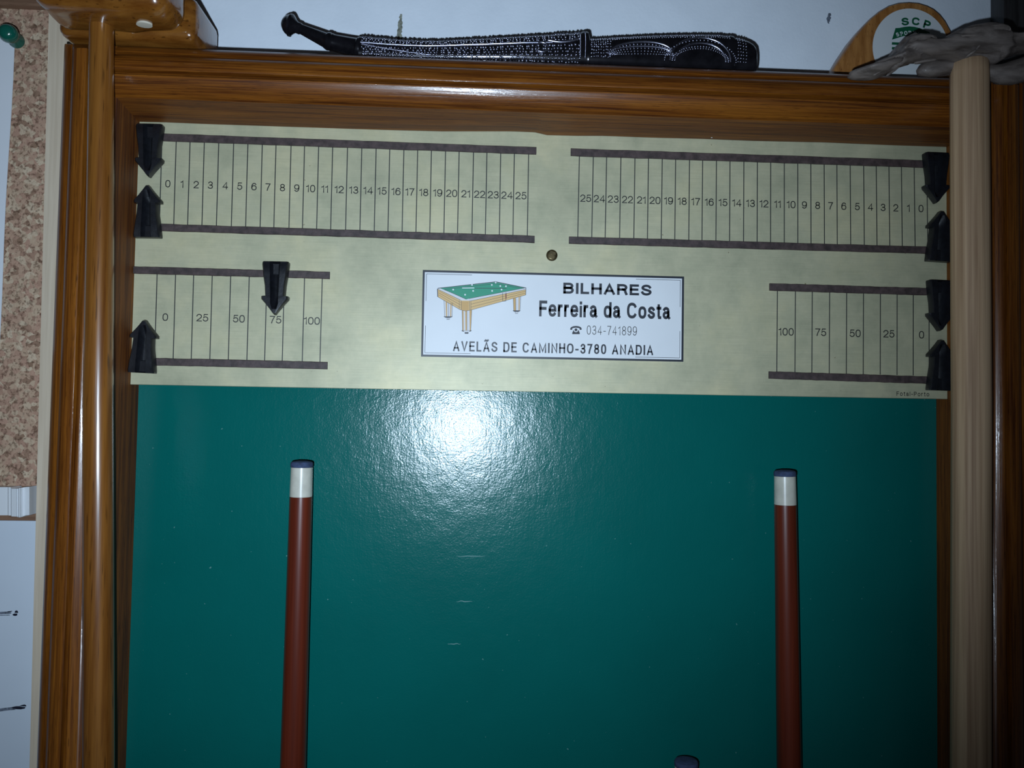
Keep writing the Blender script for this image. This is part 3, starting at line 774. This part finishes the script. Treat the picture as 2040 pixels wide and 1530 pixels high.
# handle: stations (u, v top, v bottom, depth centre, half depth)
hs = [(1693, 143, 152, -0.045, 0.003), (1703, 137, 155, -0.046, 0.0055), (1725, 128, 156, -0.0475, 0.0085), (1748, 119, 155, -0.0480, 0.0095), (1768, 110, 150, -0.0485, 0.0100), (1780, 99, 146, -0.0490, 0.0105), (1784, 86, 143, -0.0490, 0.011),
      (1797, 73, 137, -0.0490, 0.011), (1815, 66, 131, -0.0490, 0.011), (1832, 69, 127, -0.0490, 0.011), (1852, 77, 124, -0.0490, 0.011), (1872, 76, 123, -0.0490, 0.0115), (1890, 66, 125, -0.0490, 0.012), (1908, 55, 129, -0.0490, 0.0125), (1930, 47, 131, -0.0490, 0.013), (1952, 43, 132, -0.0490, 0.013),
      (1973, 42, 134, -0.0490, 0.0125), (1985, 48, 130, -0.0490, 0.012), (1992, 60, 126, -0.0490, 0.0115), (2004, 66, 118, -0.0490, 0.0110), (2030, 64, 108, -0.0490, 0.0105), (2065, 64, 104, -0.0490, 0.0100), (2095, 68, 100, -0.049, 0.008), (2104, 76, 94, -0.049, 0.003)]
dense = []
for i in range(len(hs) - 1):
    for k in range(3):
        t = k / 3; dense.append(tuple(lerp(a, b, t) for a, b in zip(hs[i], hs[i + 1])))
dense.append(hs[-1])
rs = []
nr = 40
for (u, vt, vb, yc, hd) in dense:
    pt_, pb_ = at(u, vt + 1, yc - hd * 0.42), at(u, vb, yc)
    c = (pt_ + pb_) / 2; hz = (pt_.z - pb_.z) / 2
    ring = []
    for k in range(nr):
        a = 2 * math.pi * k / nr
        p = Vector((c.x, c.y + math.cos(a) * hd, c.z + math.sin(a) * hz))
        nn = noise.noise(Vector((p.x * 28, p.y * 90, p.z * 90)) + Vector((2, 5, 1)))
        gr = noise.noise(Vector((p.x * 55 + p.z * 40, p.y * 70, p.z * 210)) + Vector((7, 1, 3)))
        gr = -max(0.0, 0.22 - abs(gr)) / 0.22
        f = 0.0012 * nn + 0.0026 * gr * (1.0 if abs(math.sin(a)) < 0.9 else 0.2)
        nrm = Vector((0, math.cos(a), math.sin(a)))
        p = p + nrm * f
        if p.y > -0.0385: p.z = max(p.z, ZL + 0.0006)
        ring.append(p)
    rs.append(ring)
link('handle', rings('handle', rs, 70), M['drift_wood'], CRo)
def on_handle(u, v):
    for (p, q) in zip(hs, hs[1:]):
        if p[0] <= u <= q[0]:
            t = (u - p[0]) / (q[0] - p[0]); _, vt, vb, yc, hd = tuple(lerp(a, b, t) for a, b in zip(p, q)); break
    zt, zb_ = at(u, vt + 1, yc - hd * 0.42).z, at(u, vb, yc).z
    c = at(u, v, yc - hd * 0.9)
    q = max(-0.97, min(0.97, (c.z - (zt + zb_) / 2) / ((zt - zb_) / 2)))
    return Vector((c.x, yc - hd * math.sqrt(1 - q * q) - 0.0007, c.z))
for pth, r in (([(1799, 99), (1806, 92), (1822, 89), (1844, 95)], 0.0007), ([(1834, 115), (1860, 110), (1881, 107)], 0.0007), ([(1750, 141), (1770, 131), (1789, 121)], 0.0008), ([(1777, 142), (1795, 129), (1812, 114)], 0.0007),
               ([(1934, 107), (1946, 98), (1953, 87)], 0.0008), ([(1977, 118), (1995, 108), (2012, 98)], 0.0008), ([(1891, 79), (1920, 74), (1953, 73)], 0.0006)):
    pp = []
    for (a, b) in zip(pth, pth[1:]):
        for k in range(5): pp.append(on_handle(lerp(a[0], b[0], k / 5), lerp(a[1], b[1], k / 5)))
    pp.append(on_handle(*pth[-1]))
    rod('carved_crease', [(p, r * (0.25 if i in (0, len(pp) - 1) else 1.0)) for i, p in enumerate(pp)], M['drift_wood'], CRo, 8)
# lower twisted root of the handle that lies on the ledge behind
rs = []
for (u, v, r, y) in ((1826, 141, 0.0006, -0.044), (1832, 140, 0.003, -0.044), (1850, 138, 0.0045, -0.045), (1880, 134, 0.0050, -0.044), (1905, 131, 0.005, -0.0435), (1930, 129, 0.005, -0.0435)):
    c = at(u, v, y)
    rs.append([c + Vector((0, math.cos(2 * math.pi * k / 16), math.sin(2 * math.pi * k / 16))) * r for k in range(16)])
link('handle_root', rings('handle_root', rs, 60), M['drift_wood'], CRo)
rs = []
for (u, v, r, y) in ((1960, 141, 0.003, -0.048), (1990, 148, 0.0055, -0.048), (2020, 144, 0.007, -0.048), (2050, 135, 0.0075, -0.048), (2075, 115, 0.007, -0.048)):
    c = at(u, v, y)
    rs.append([c + Vector((0, math.cos(2 * math.pi * k / 16), math.sin(2 * math.pi * k / 16))) * r for k in range(16)])
link('handle_root', rings('handle_root', rs, 60), M['drift_wood'], CRo)

# ------------------------------------------------------------------ ornate dagger on the ledge
YD = -0.0135
DG = thing('ornate_dagger', 'black beaded ornamental dagger in its curved sheath lying on the frame top', 'dagger', (at(1030, 100, YD).x, YD, ZL + 0.0003))
PX = 0.455 / F                                    # metres per pixel at the dagger
def tube_path(name, lst, mt):
    rs = []
    for i, (u, v, r) in enumerate(lst):
        c = at(u, v, YD)
        a = at(lst[max(i - 1, 0)][0], lst[max(i - 1, 0)][1], YD); b = at(lst[min(i + 1, len(lst) - 1)][0], lst[min(i + 1, len(lst) - 1)][1], YD)
        t = (b - a).normalized(); nz = Vector((-t.z, 0, t.x))
        rs.append([c + (nz * math.sin(2 * math.pi * k / 28) + Vector((0, 1, 0)) * math.cos(2 * math.pi * k / 28)) * r * PX for k in range(28)])
    return link(name, rings(name, rs, 35), mt, DG)
tube_path('sheath_finial', [(560, 46, 2), (562, 46.5, 8), (566, 47.3, 14), (571, 48.5, 18), (576, 49.6, 20), (577, 50, 21.5), (581, 51, 21.5), (582.5, 51.6, 19), (587, 53.2, 14), (592, 55, 10.5), (594, 56, 9.3)], M['dagger'])
tube_path('sheath_neck', [(593, 55.5, 11), (598, 57.5, 11), (600, 58.2, 9.5), (625, 69.5, 12), (648, 80, 14.3), (651, 81, 16.5), (655, 82.5, 17.5), (659, 83.8, 16.5), (661, 84.5, 17.2), (665, 85.5, 16), (690, 91.5, 17.5), (709, 95.5, 18.5), (711, 96, 21), (717, 97.2, 21.5), (723, 98.3, 20)], M['dagger'])
LEDGE = ZL + 0.0004
body_st = [(718, 77), (735, 78.5), (760, 81), (805, 84.5), (850, 86), (885, 85.5), (920, 84), (960, 82.3), (1000, 80.2), (1040, 78), (1080, 75.5), (1120, 72.6), (1150, 70.6), (1160, 69.8)]
hilt_st = [(1172, 83), (1190, 82.6), (1200, 82), (1230, 79.8), (1260, 78), (1295, 76.3), (1330, 75), (1365, 74.2), (1400, 74), (1425, 74.5), (1445, 76.5), (1452, 78.5)]
pom_st = [(1456, 80), (1466, 81), (1478, 84.5), (1486, 87.5), (1493, 92), (1498, 98), (1500, 104)]
def section(u, vt):
    pt_ = at(u, vt, YD); zt = pt_.z
    zc = (zt + LEDGE) / 2; hz = (zt - LEDGE) / 2
    return pt_.x, zc, hz, min(0.0085, hz * 0.95)
def body_loft(name, stt, mt):
    rs = []
    for (u, vt) in stt:
        x, zc, hz, hy = section(u, vt)
        ring = []
        for k in range(36):
            a = 2 * math.pi * k / 36; ca, sa = math.cos(a), math.sin(a)
            ex = 0.75
            ring.append(Vector((x, YD + math.copysign(abs(ca) ** ex, ca) * hy, zc + math.copysign(abs(sa) ** ex, sa) * hz)))
        rs.append(ring)
    return link(name, rings(name, rs, 45), mt, DG)
sheath = body_loft('sheath', body_st, M['dagger'])
hilt = body_loft('hilt', hilt_st, M['dagger'])
pom = body_loft('pommel', pom_st, M['dagger'])
body_loft('sheath_mouth', [(1156, 69), (1159, 67.5), (1167, 67.2), (1170, 69), (1172, 80)], M['dagger'])
body_loft('hilt_band', [(1448, 76.5), (1449.5, 74.8), (1456, 76.5), (1458, 79)], M['dagger'])
def top_at(stt, u):
    for (a, b) in zip(stt, stt[1:]):
        if a[0] <= u <= b[0]: return lerp(a[1], b[1], (u - a[0]) / (b[0] - a[0]))
    return stt[-1][1] if u > stt[-1][0] else stt[0][1]
def surf(stt, u, q):
    """point on the front of the dagger: q = -1 bottom .. 1 top"""
    x, zc, hz, hy = section(u, top_at(stt, u))
    e = 0.75
    sa = math.copysign(abs(q) ** (1 / e), q); ca = math.sqrt(max(0.0, 1 - sa * sa))
    return Vector((x, YD - (ca ** e) * hy, zc + q * hz))
ICO = bmesh.new(); bmesh.ops.create_icosphere(ICO, subdivisions=1, radius=1.0)
IV = [v.co.copy() for v in ICO.verts]; ICO.verts.index_update(); IF_ = [tuple(v.index for v in f.verts) for f in ICO.faces]; ICO.free()
def beads(name, spots, parent):
    V = []; Fs = []
    for (p, r) in spots:
        o = len(V); V += [p + v * r for v in IV]; Fs += [tuple(i + o for i in f) for f in IF_]
    o = link(name, mesh(name, V, Fs, 180), M['bead'], parent); o['kind'] = 'stuff'
    return o
def ridge(name, pts, r, parent):
    rs = []
    for i, c in enumerate(pts):
        t = (pts[min(i + 1, len(pts) - 1)] - pts[max(i - 1, 0)]).normalized()
        a = t.cross(Vector((0, 1, 0))).normalized(); b = t.cross(a)
        rs.append([c + (a * math.cos(2 * math.pi * k / 8) + b * math.sin(2 * math.pi * k / 8)) * r for k in range(8)])
    return link(name, rings(name, rs, 60), M['bead'], parent)
rb = random.Random(4)
sp = []
u = 726.0
while u < 1152:
    for q in (0.95, 0.78, 0.60, 0.44, 0.08, -0.10, -0.28, -0.46, -0.64, -0.80):
        if q <= 0.12 and u < 845 and q > -0.5:
            qq = q - 0.18 * (1 - (u - 726) / 119.0)
        else: qq = q
        sp.append((surf(body_st, u + rb.uniform(-2.4, 2.4), qq + rb.uniform(-0.03, 0.03)), rb.uniform(0.00050, 0.00098)))
    u += rb.uniform(5.6, 7.2)
beads('sheath_beads', sp, sheath)
ridge('sheath_ridge', [surf(body_st, lerp(722, 1098, i / 40), 0.27 + 0.06 * math.sin(i / 40 * 3)) for i in range(41)], 0.0007, sheath)
ridge('sheath_ridge', [surf(body_st, lerp(724, 860, i / 20), lerp(0.1, -0.5, i / 20)) for i in range(21)], 0.0005, sheath)
ridge('sheath_ridge', [surf(body_st, lerp(1090, 1148, i / 14), 0.42 - 0.14 * math.sin(math.pi * i / 14)) for i in range(15)], 0.0008, sheath)
# oval boss near the mouth
c0 = surf(body_st, 1078, -0.02)
ridge('oval_boss', [c0 + Vector((math.cos(2 * math.pi * i / 24) * 0.0034, -0.0002, math.sin(2 * math.pi * i / 24) * 0.0028)) for i in range(25)], 0.0006, sheath)
# rope edges at the mouth
sp = []
for (uu, stt) in ((1153, body_st), (1163, [(1156, 68.2), (1170, 68.2)])):
    for i in range(22):
        sp.append((surf(stt, uu, lerp(-0.6, 0.97, i / 21)), 0.00055))
beads('mouth_beads', sp, sheath)
# hilt: bead rows along the top, then two groups of concentric arches
sp = []
u = 1175.0
while u < 1447:
    for q in (0.98, 0.86, 0.72):
        sp.append((surf(hilt_st, u + rb.uniform(-0.8, 0.8), q + rb.uniform(-0.02, 0.02)), rb.uniform(0.0004, 0.00068)))
    if u < 1212:
        for q in (0.55, 0.38, 0.2, 0.0, -0.2, -0.4):
            sp.append((surf(hilt_st, u + rb.uniform(-1, 1), q + rb.uniform(-0.04, 0.04)), rb.uniform(0.0004, 0.0008)))
    u += 4.6
def arch(uc, hw, qb, qt, stt, nb, r, out):
    for i in range(nb + 1):
        a = math.pi * i / nb
        uu = uc - hw * math.cos(a); q = qb + (qt - qb) * math.sin(a)
        if q > -0.6: out.append((surf(stt, uu, q), r))
for (hw, qt, r) in ((62, 0.30, 0.00062), (60, 0.06, 0.00055), (56, -0.10, 0.0005), (52, -0.26, 0.0005)):
    arch(1272, hw, -0.3, qt, hilt_st, 26, r, sp)
for (hw, qt, r) in ((70, 0.50, 0.00062), (55, 0.16, 0.0006), (50, 0.06, 0.0005)):
    arch(1388, hw, -0.55, qt, hilt_st, 30, r, sp)
beads('hilt_beads', sp, hilt)
for (uc, hw, qb, qt) in ((1272, 61, -0.2, 0.45), (1268, 62, -0.2, 0.18)):
    ridge('hilt_ridge', [surf(hilt_st, uc - hw * math.cos(math.pi * i / 24), qb + (qt - qb) * math.sin(math.pi * i / 24)) for i in range(25)], 0.0006, hilt)
for (uc, hw, qb, qt) in ((1388, 74, -0.55, 0.66), (1388, 62, -0.55, 0.34)):
    ridge('hilt_ridge', [surf(hilt_st, uc - hw * 0.8 * math.cos(math.pi * i / 24), qb + (qt - qb) * math.sin(math.pi * i / 24)) for i in range(25)], 0.0006, hilt)
sp = []
for uu in (1462, 1467, 1472, 1477):
    for i in range(9):
        q = lerp(-0.5, 0.9, i / 8)
        sp.append((surf(pom_st, uu + rb.uniform(-1, 1), q), rb.uniform(0.0004, 0.00065)))
beads('pommel_beads', sp, pom)

# ------------------------------------------------------------------ club plaque leaning on the wall
YPq = 0.0085
base = at(1812, 130, YPq)
PQ = thing('club_plaque', 'drop-shaped wooden club plaque with white disc and green SCP emblem on the frame top', 'plaque', (base.x, 0.013, ZL + 0.0003))
ol = [(1655, 150), (1661, 137), (1680, 105), (1700, 75), (1718, 53), (1735, 35), (1752, 21), (1770, 10.5), (1790, 4.5), (1811, 3), (1830, 4.5), (1848, 10), (1862, 17), (1875, 28), (1886, 42), (1897, 62), (1912, 92), (1926, 122), (1936, 150)]
P2 = [at(u, v, YPq) for (u, v) in ol]
zbase = ZL + 0.0004
P2[0].z = zbase; P2[-1].z = zbase
cen = Vector((sum(p.x for p in P2) / len(P2), 0, sum(p.z for p in P2) / len(P2)))
def plq(sc_, y):
    out = []
    for p in P2:
        q = Vector((cen.x + (p.x - cen.x) * sc_, y, cen.z + (p.z - cen.z) * sc_))
        q.z = max(q.z, zbase); out.append(q)
    return out
link('plaque_body', rings('plaque_body', [plq(0.97, 0.0215), plq(1.0, 0.0195), plq(1.0, 0.0115), plq(0.985, 0.0095), plq(0.955, 0.0085)], 45), M['plaque_wood'], PQ)
dc = at(1814, 96, YPq - 0.0001); dr = (at(1814, 17.5, YPq - 0.0001) - dc).z
disc = link('disc', mesh('disc', [dc + Vector((math.cos(2 * math.pi * k / 64) * dr * 0.97, -0.0003, math.sin(2 * math.pi * k / 64) * dr)) for k in range(64)] + [dc + Vector((math.cos(2 * math.pi * k / 64) * dr * 0.97, 0.0002, math.sin(2 * math.pi * k / 64) * dr)) for k in range(64)],
            [tuple(range(64))] + [(k, (k + 1) % 64, 64 + (k + 1) % 64, 64 + k) for k in range(64)]), M['disc_white'], PQ)
# clip the disc to what stands above the ledge
for v in disc.data.vertices:
    wz = v.co.z + origin(PQ).z
    if wz < zbase: v.co.z = zbase - origin(PQ).z
YQ = YPq - 0.00048
def letter(s, u, v, hpx, rot, wsc, wd, y=YQ):
    V, Fs = glyphs(s, wd, wsc)
    xa = min(p.x for p in V); xb = max(p.x for p in V)
    c = at(u, v, y); k = hpx * 0.478 / F; out = []
    for p in V:
        X = (p.x - (xa + xb) / 2) * k; Z = (p.y - 0.5) * k
        out.append(Vector((c.x + X * math.cos(rot) + Z * math.sin(rot), y, c.z - X * math.sin(rot) + Z * math.cos(rot))))
    return out, Fs
V_, F_ = join([letter('S', 1803.0, 43.0, 16.5, math.radians(-8), 1.25, 0.24), letter('C', 1824.5, 42.5, 16.5, math.radians(4), 1.25, 0.24), letter('P', 1847, 49.0, 17.5, math.radians(17), 1.15, 0.24)])
link('lettering', mesh('lettering', V_, F_), M['club_green'], PQ)
def pq(u, v, k=0): return at(u, v, YQ - 0.00003 * k)
top = [(1784, 56), (1792, 55.5), (1802, 53.5), (1812, 52.5), (1822, 53.5), (1832, 56), (1842, 60), (1852, 64), (1851, 84), (1838, 76), (1818, 71), (1800, 72), (1777, 79)]
shield = flat('shield_band', [[pq(*q) for q in top]], M['club_green'], PQ)
flat('shield_stripes', [[pq(1777, v0), pq(1850, v0 + 3), pq(1849, v0 + 8), pq(1776.5, v0 + 5)] for v0 in (84, 93.5, 103, 112.5)], M['club_green'], PQ)
lt = []
for i, ch in enumerate('SPORTING'):
    t = i / 7.0
    lt.append(letter(ch, 1788 + 58 * t, 73.0 - 11.5 * math.sin(math.pi * (0.12 + t * 0.66)) + 8 * t, 8.5, math.radians(-24 + 56 * t), 0.95, 0.2, YQ - 0.00006))
V_, F_ = join(lt)
link('lettering', mesh('lettering', V_, F_), M['disc_white'], PQ)

# ------------------------------------------------------------------ dark upright beside the scoreboard
x0 = at(2000, 60, 0.010).x
DU = thing('dark_upright', 'dark upright wooden frame on the wall beside the gnarled cane handle', 'frame', (x0 + 0.04, 0.016, 0.6))
box('outer_strip', (x0, 0.010, 0.6), (x0 + 0.010, YW - 0.0005, Z0 + 0.22), M['dark_wood'], DU, 0.001)
box('inner_board', (x0 + 0.0101, 0.014, 0.6), (x0 + 0.10, YW - 0.0005, Z0 + 0.22), M['dark_wood'], DU)

# ------------------------------------------------------------------ notice board: cork above, white board below
NB = thing('notice_board', 'combined cork and white notice board with beige wooden frame beside the scoreboard', 'notice board', (-0.30, 0.018, 0.75))
YC = 0.014
def bx(z): return -0.0594 + (Z0 + 0.042 - z) * 0.0128            # inner edge of the right strip, board hangs slightly crooked
def slab(name, z0, z1, xa, xb, y0, y1, mt, bev=0.0):
    V = [Vector((x, y, z)) for y in (y0, y1) for (x, z) in ((xa(z0), z0), (xb(z0), z0), (xb(z1), z1), (xa(z1), z1))]
    return link(name, mesh(name, V, [(0, 1, 2, 3), (4, 5, 6, 7), (0, 1, 5, 4), (1, 2, 6, 5), (2, 3, 7, 6), (3, 0, 4, 7)]), mt, NB)
zc0 = at(40, 968, YC).z; zw1 = at(40, 1037, YC).z; zt_ = at(30, 18, YC).z; zbb = Z0 - 0.75
xl = lambda z: -0.55 + (Z0 - z) * 0.0128
slab('cork_sheet', zc0, zt_, xl, bx, YC, YW - 0.002, M['cork'])
slab('frame_strip', zbb - 0.012, zt_ + 0.012, bx, lambda z: bx(z) + 0.0125, 0.0095, YW - 0.0005, M['beige_wood'])
slab('frame_strip', zt_, zt_ + 0.012, xl, bx, 0.0095, YW - 0.0005, M['brown_wood'])
slab('frame_strip', zbb - 0.012, zbb, xl, bx, 0.0095, YW - 0.0005, M['beige_wood'])
slab('frame_strip', zbb - 0.012, zt_ + 0.012, lambda z: xl(z) - 0.0125, xl, 0.0095, YW - 0.0005, M['beige_wood'])
slab('divider', zw1, zc0, xl, bx, YC + 0.001, YW - 0.002, M['brown_wood'])
wb = slab('white_board', zbb, zw1, xl, bx, YC - 0.001, YW - 0.002, M['whiteboard'])
YM = YC - 0.00115
def mk(u, v): return at(u, v, YM)
def s5(X, Y): return mk(X * 100 / 567.0, 1180 + Y * 270 / 1530.0)
flat_each('marker_stroke', [[s5(*q) for q in l] for l in ([(165, 232), (168, 215), (178, 205), (195, 206), (204, 218), (205, 233)], [(140, 250), (160, 240), (196, 240), (194, 262), (170, 268), (148, 262)],
     [(85, 215), (135, 210), (138, 216), (120, 222), (85, 226)], [(218, 1282), (245, 1272), (280, 1266), (296, 1276), (296, 1288), (262, 1288)], [(130, 1296), (180, 1286), (220, 1285), (258, 1294), (290, 1296), (280, 1312), (235, 1322), (180, 1320), (140, 1312)])], M['marker'], wb)
flat_each('marker_smear', [[s5(*q) for q in l] for l in ([(-60, 222), (85, 217), (120, 224), (132, 232), (120, 242), (-60, 250)], [(-60, 256), (110, 252), (112, 262), (-60, 266)], [(-60, 1322), (40, 1306), (130, 1296), (150, 1312), (180, 1326), (80, 1334), (-60, 1356)])], M['marker_faint'], wb)

# paper pinned on the cork, and its pin
YPA = 0.0125
pr = [at(29, 20, YPA), at(28.5, 85, YPA), at(13.5, 375, YPA), at(0.5, 640, YPA), at(-1, 668, YPA)]
xt, zt2 = pr[1].x, at(28.5, 55, YPA).z
xb2, zb2 = pr[3].x, at(0, 690, YPA).z
sl_ = (pr[3].x - pr[1].x) / (pr[3].z - pr[1].z)
def pxr(z): return pr[1].x + sl_ * (z - pr[1].z)
n = 12; V = []; Fs = []
for i in range(n + 1):
    z = lerp(zt2, zb2, i / n); yy = YPA + 0.0006 * math.sin(i * 0.7)
    for (x, y) in ((pxr(z) - 0.21, yy), (pxr(z), yy), (pxr(z), yy + 0.0003), (pxr(z) - 0.21, yy + 0.0003)): V.append(Vector((x, y, z)))
for i in range(n):
    for j in range(4): Fs.append((4 * i + j, 4 * i + (j + 1) % 4, 4 * i + 4 + (j + 1) % 4, 4 * i + 4 + j))
Fs += [(0, 1, 2, 3), (4 * n, 4 * n + 1, 4 * n + 2, 4 * n + 3)]
tag(link('paper_sheet', mesh('paper_sheet', V, Fs, 60), M['paper']), 'blank white paper sheet pinned on the cork', 'paper')
pc = at(15, 66, 0.0)
PN = thing('push_pin', 'dark green push pin holding the white paper on the cork', 'pin', (pc.x - 0.003, YPA - 0.0005, pc.z + 0.001))
dirp = Vector((-0.2, 1.0, 0.12)).normalized()
c1 = at(17, 67, -0.002)
rod('pin_head', [(c1 - dirp * 0.0052, 0.0018), (c1 - dirp * 0.0045, 0.0035), (c1 - dirp * 0.0025, 0.0049), (c1, 0.0055), (c1 + dirp * 0.0025, 0.0049), (c1 + dirp * 0.0045, 0.0036), (c1 + dirp * 0.0062, 0.0028), (c1 + dirp * 0.0095, 0.0028), (c1 + dirp * 0.0115, 0.0045), (c1 + dirp * 0.0125, 0.0045)], M['pin'], PN, 24, 50)
rod('needle', [(c1 + dirp * 0.0122, 0.0005), (c1 + dirp * 0.0185, 0.0004)], M['screw'], PN, 8)

# white stepped plastic holder on the divider
def s8(X, Y, y): return at(X * 120 / 1669.0, 950 + Y * 110 / 1530.0, y)
hp = [(-900, 0.0062, 285, 1065), (215, 0.0062, 285, 1065), (235, 0.0050, 285, 1070), (300, 0.0050, 290, 1072), (318, 0.0038, 330, 1095), (455, 0.0034, 325, 1100), (478, 0.0050, 330, 1108), (512, 0.0046, 320, 1120), (528, 0.0016, 310, 1122), (565, 0.0016, 308, 1122), (585, 0.0040, 300, 1105), (650, 0.0058, 290, 1085), (720, 0.0052, 280, 1065), (815, 0.0050, 275, 1055), (822, 0.0062, 275, 1055)]
zt3 = s8(500, 300, 0.005).z; zb3 = s8(500, 1090, 0.005).z
rs = []
for (X, y, Yt, Yb) in hp:
    a, b = s8(X, Yt, y), s8(X, Yb, y)
    rs.append([a, b, Vector((b.x, YC + 0.0008, b.z)), Vector((a.x, YC + 0.0008, a.z))])
tag(link('plastic_holder', rings('plastic_holder', rs, 25), M['white_plastic']), 'small white stepped plastic holder fixed between the cork and the white board', 'holder')
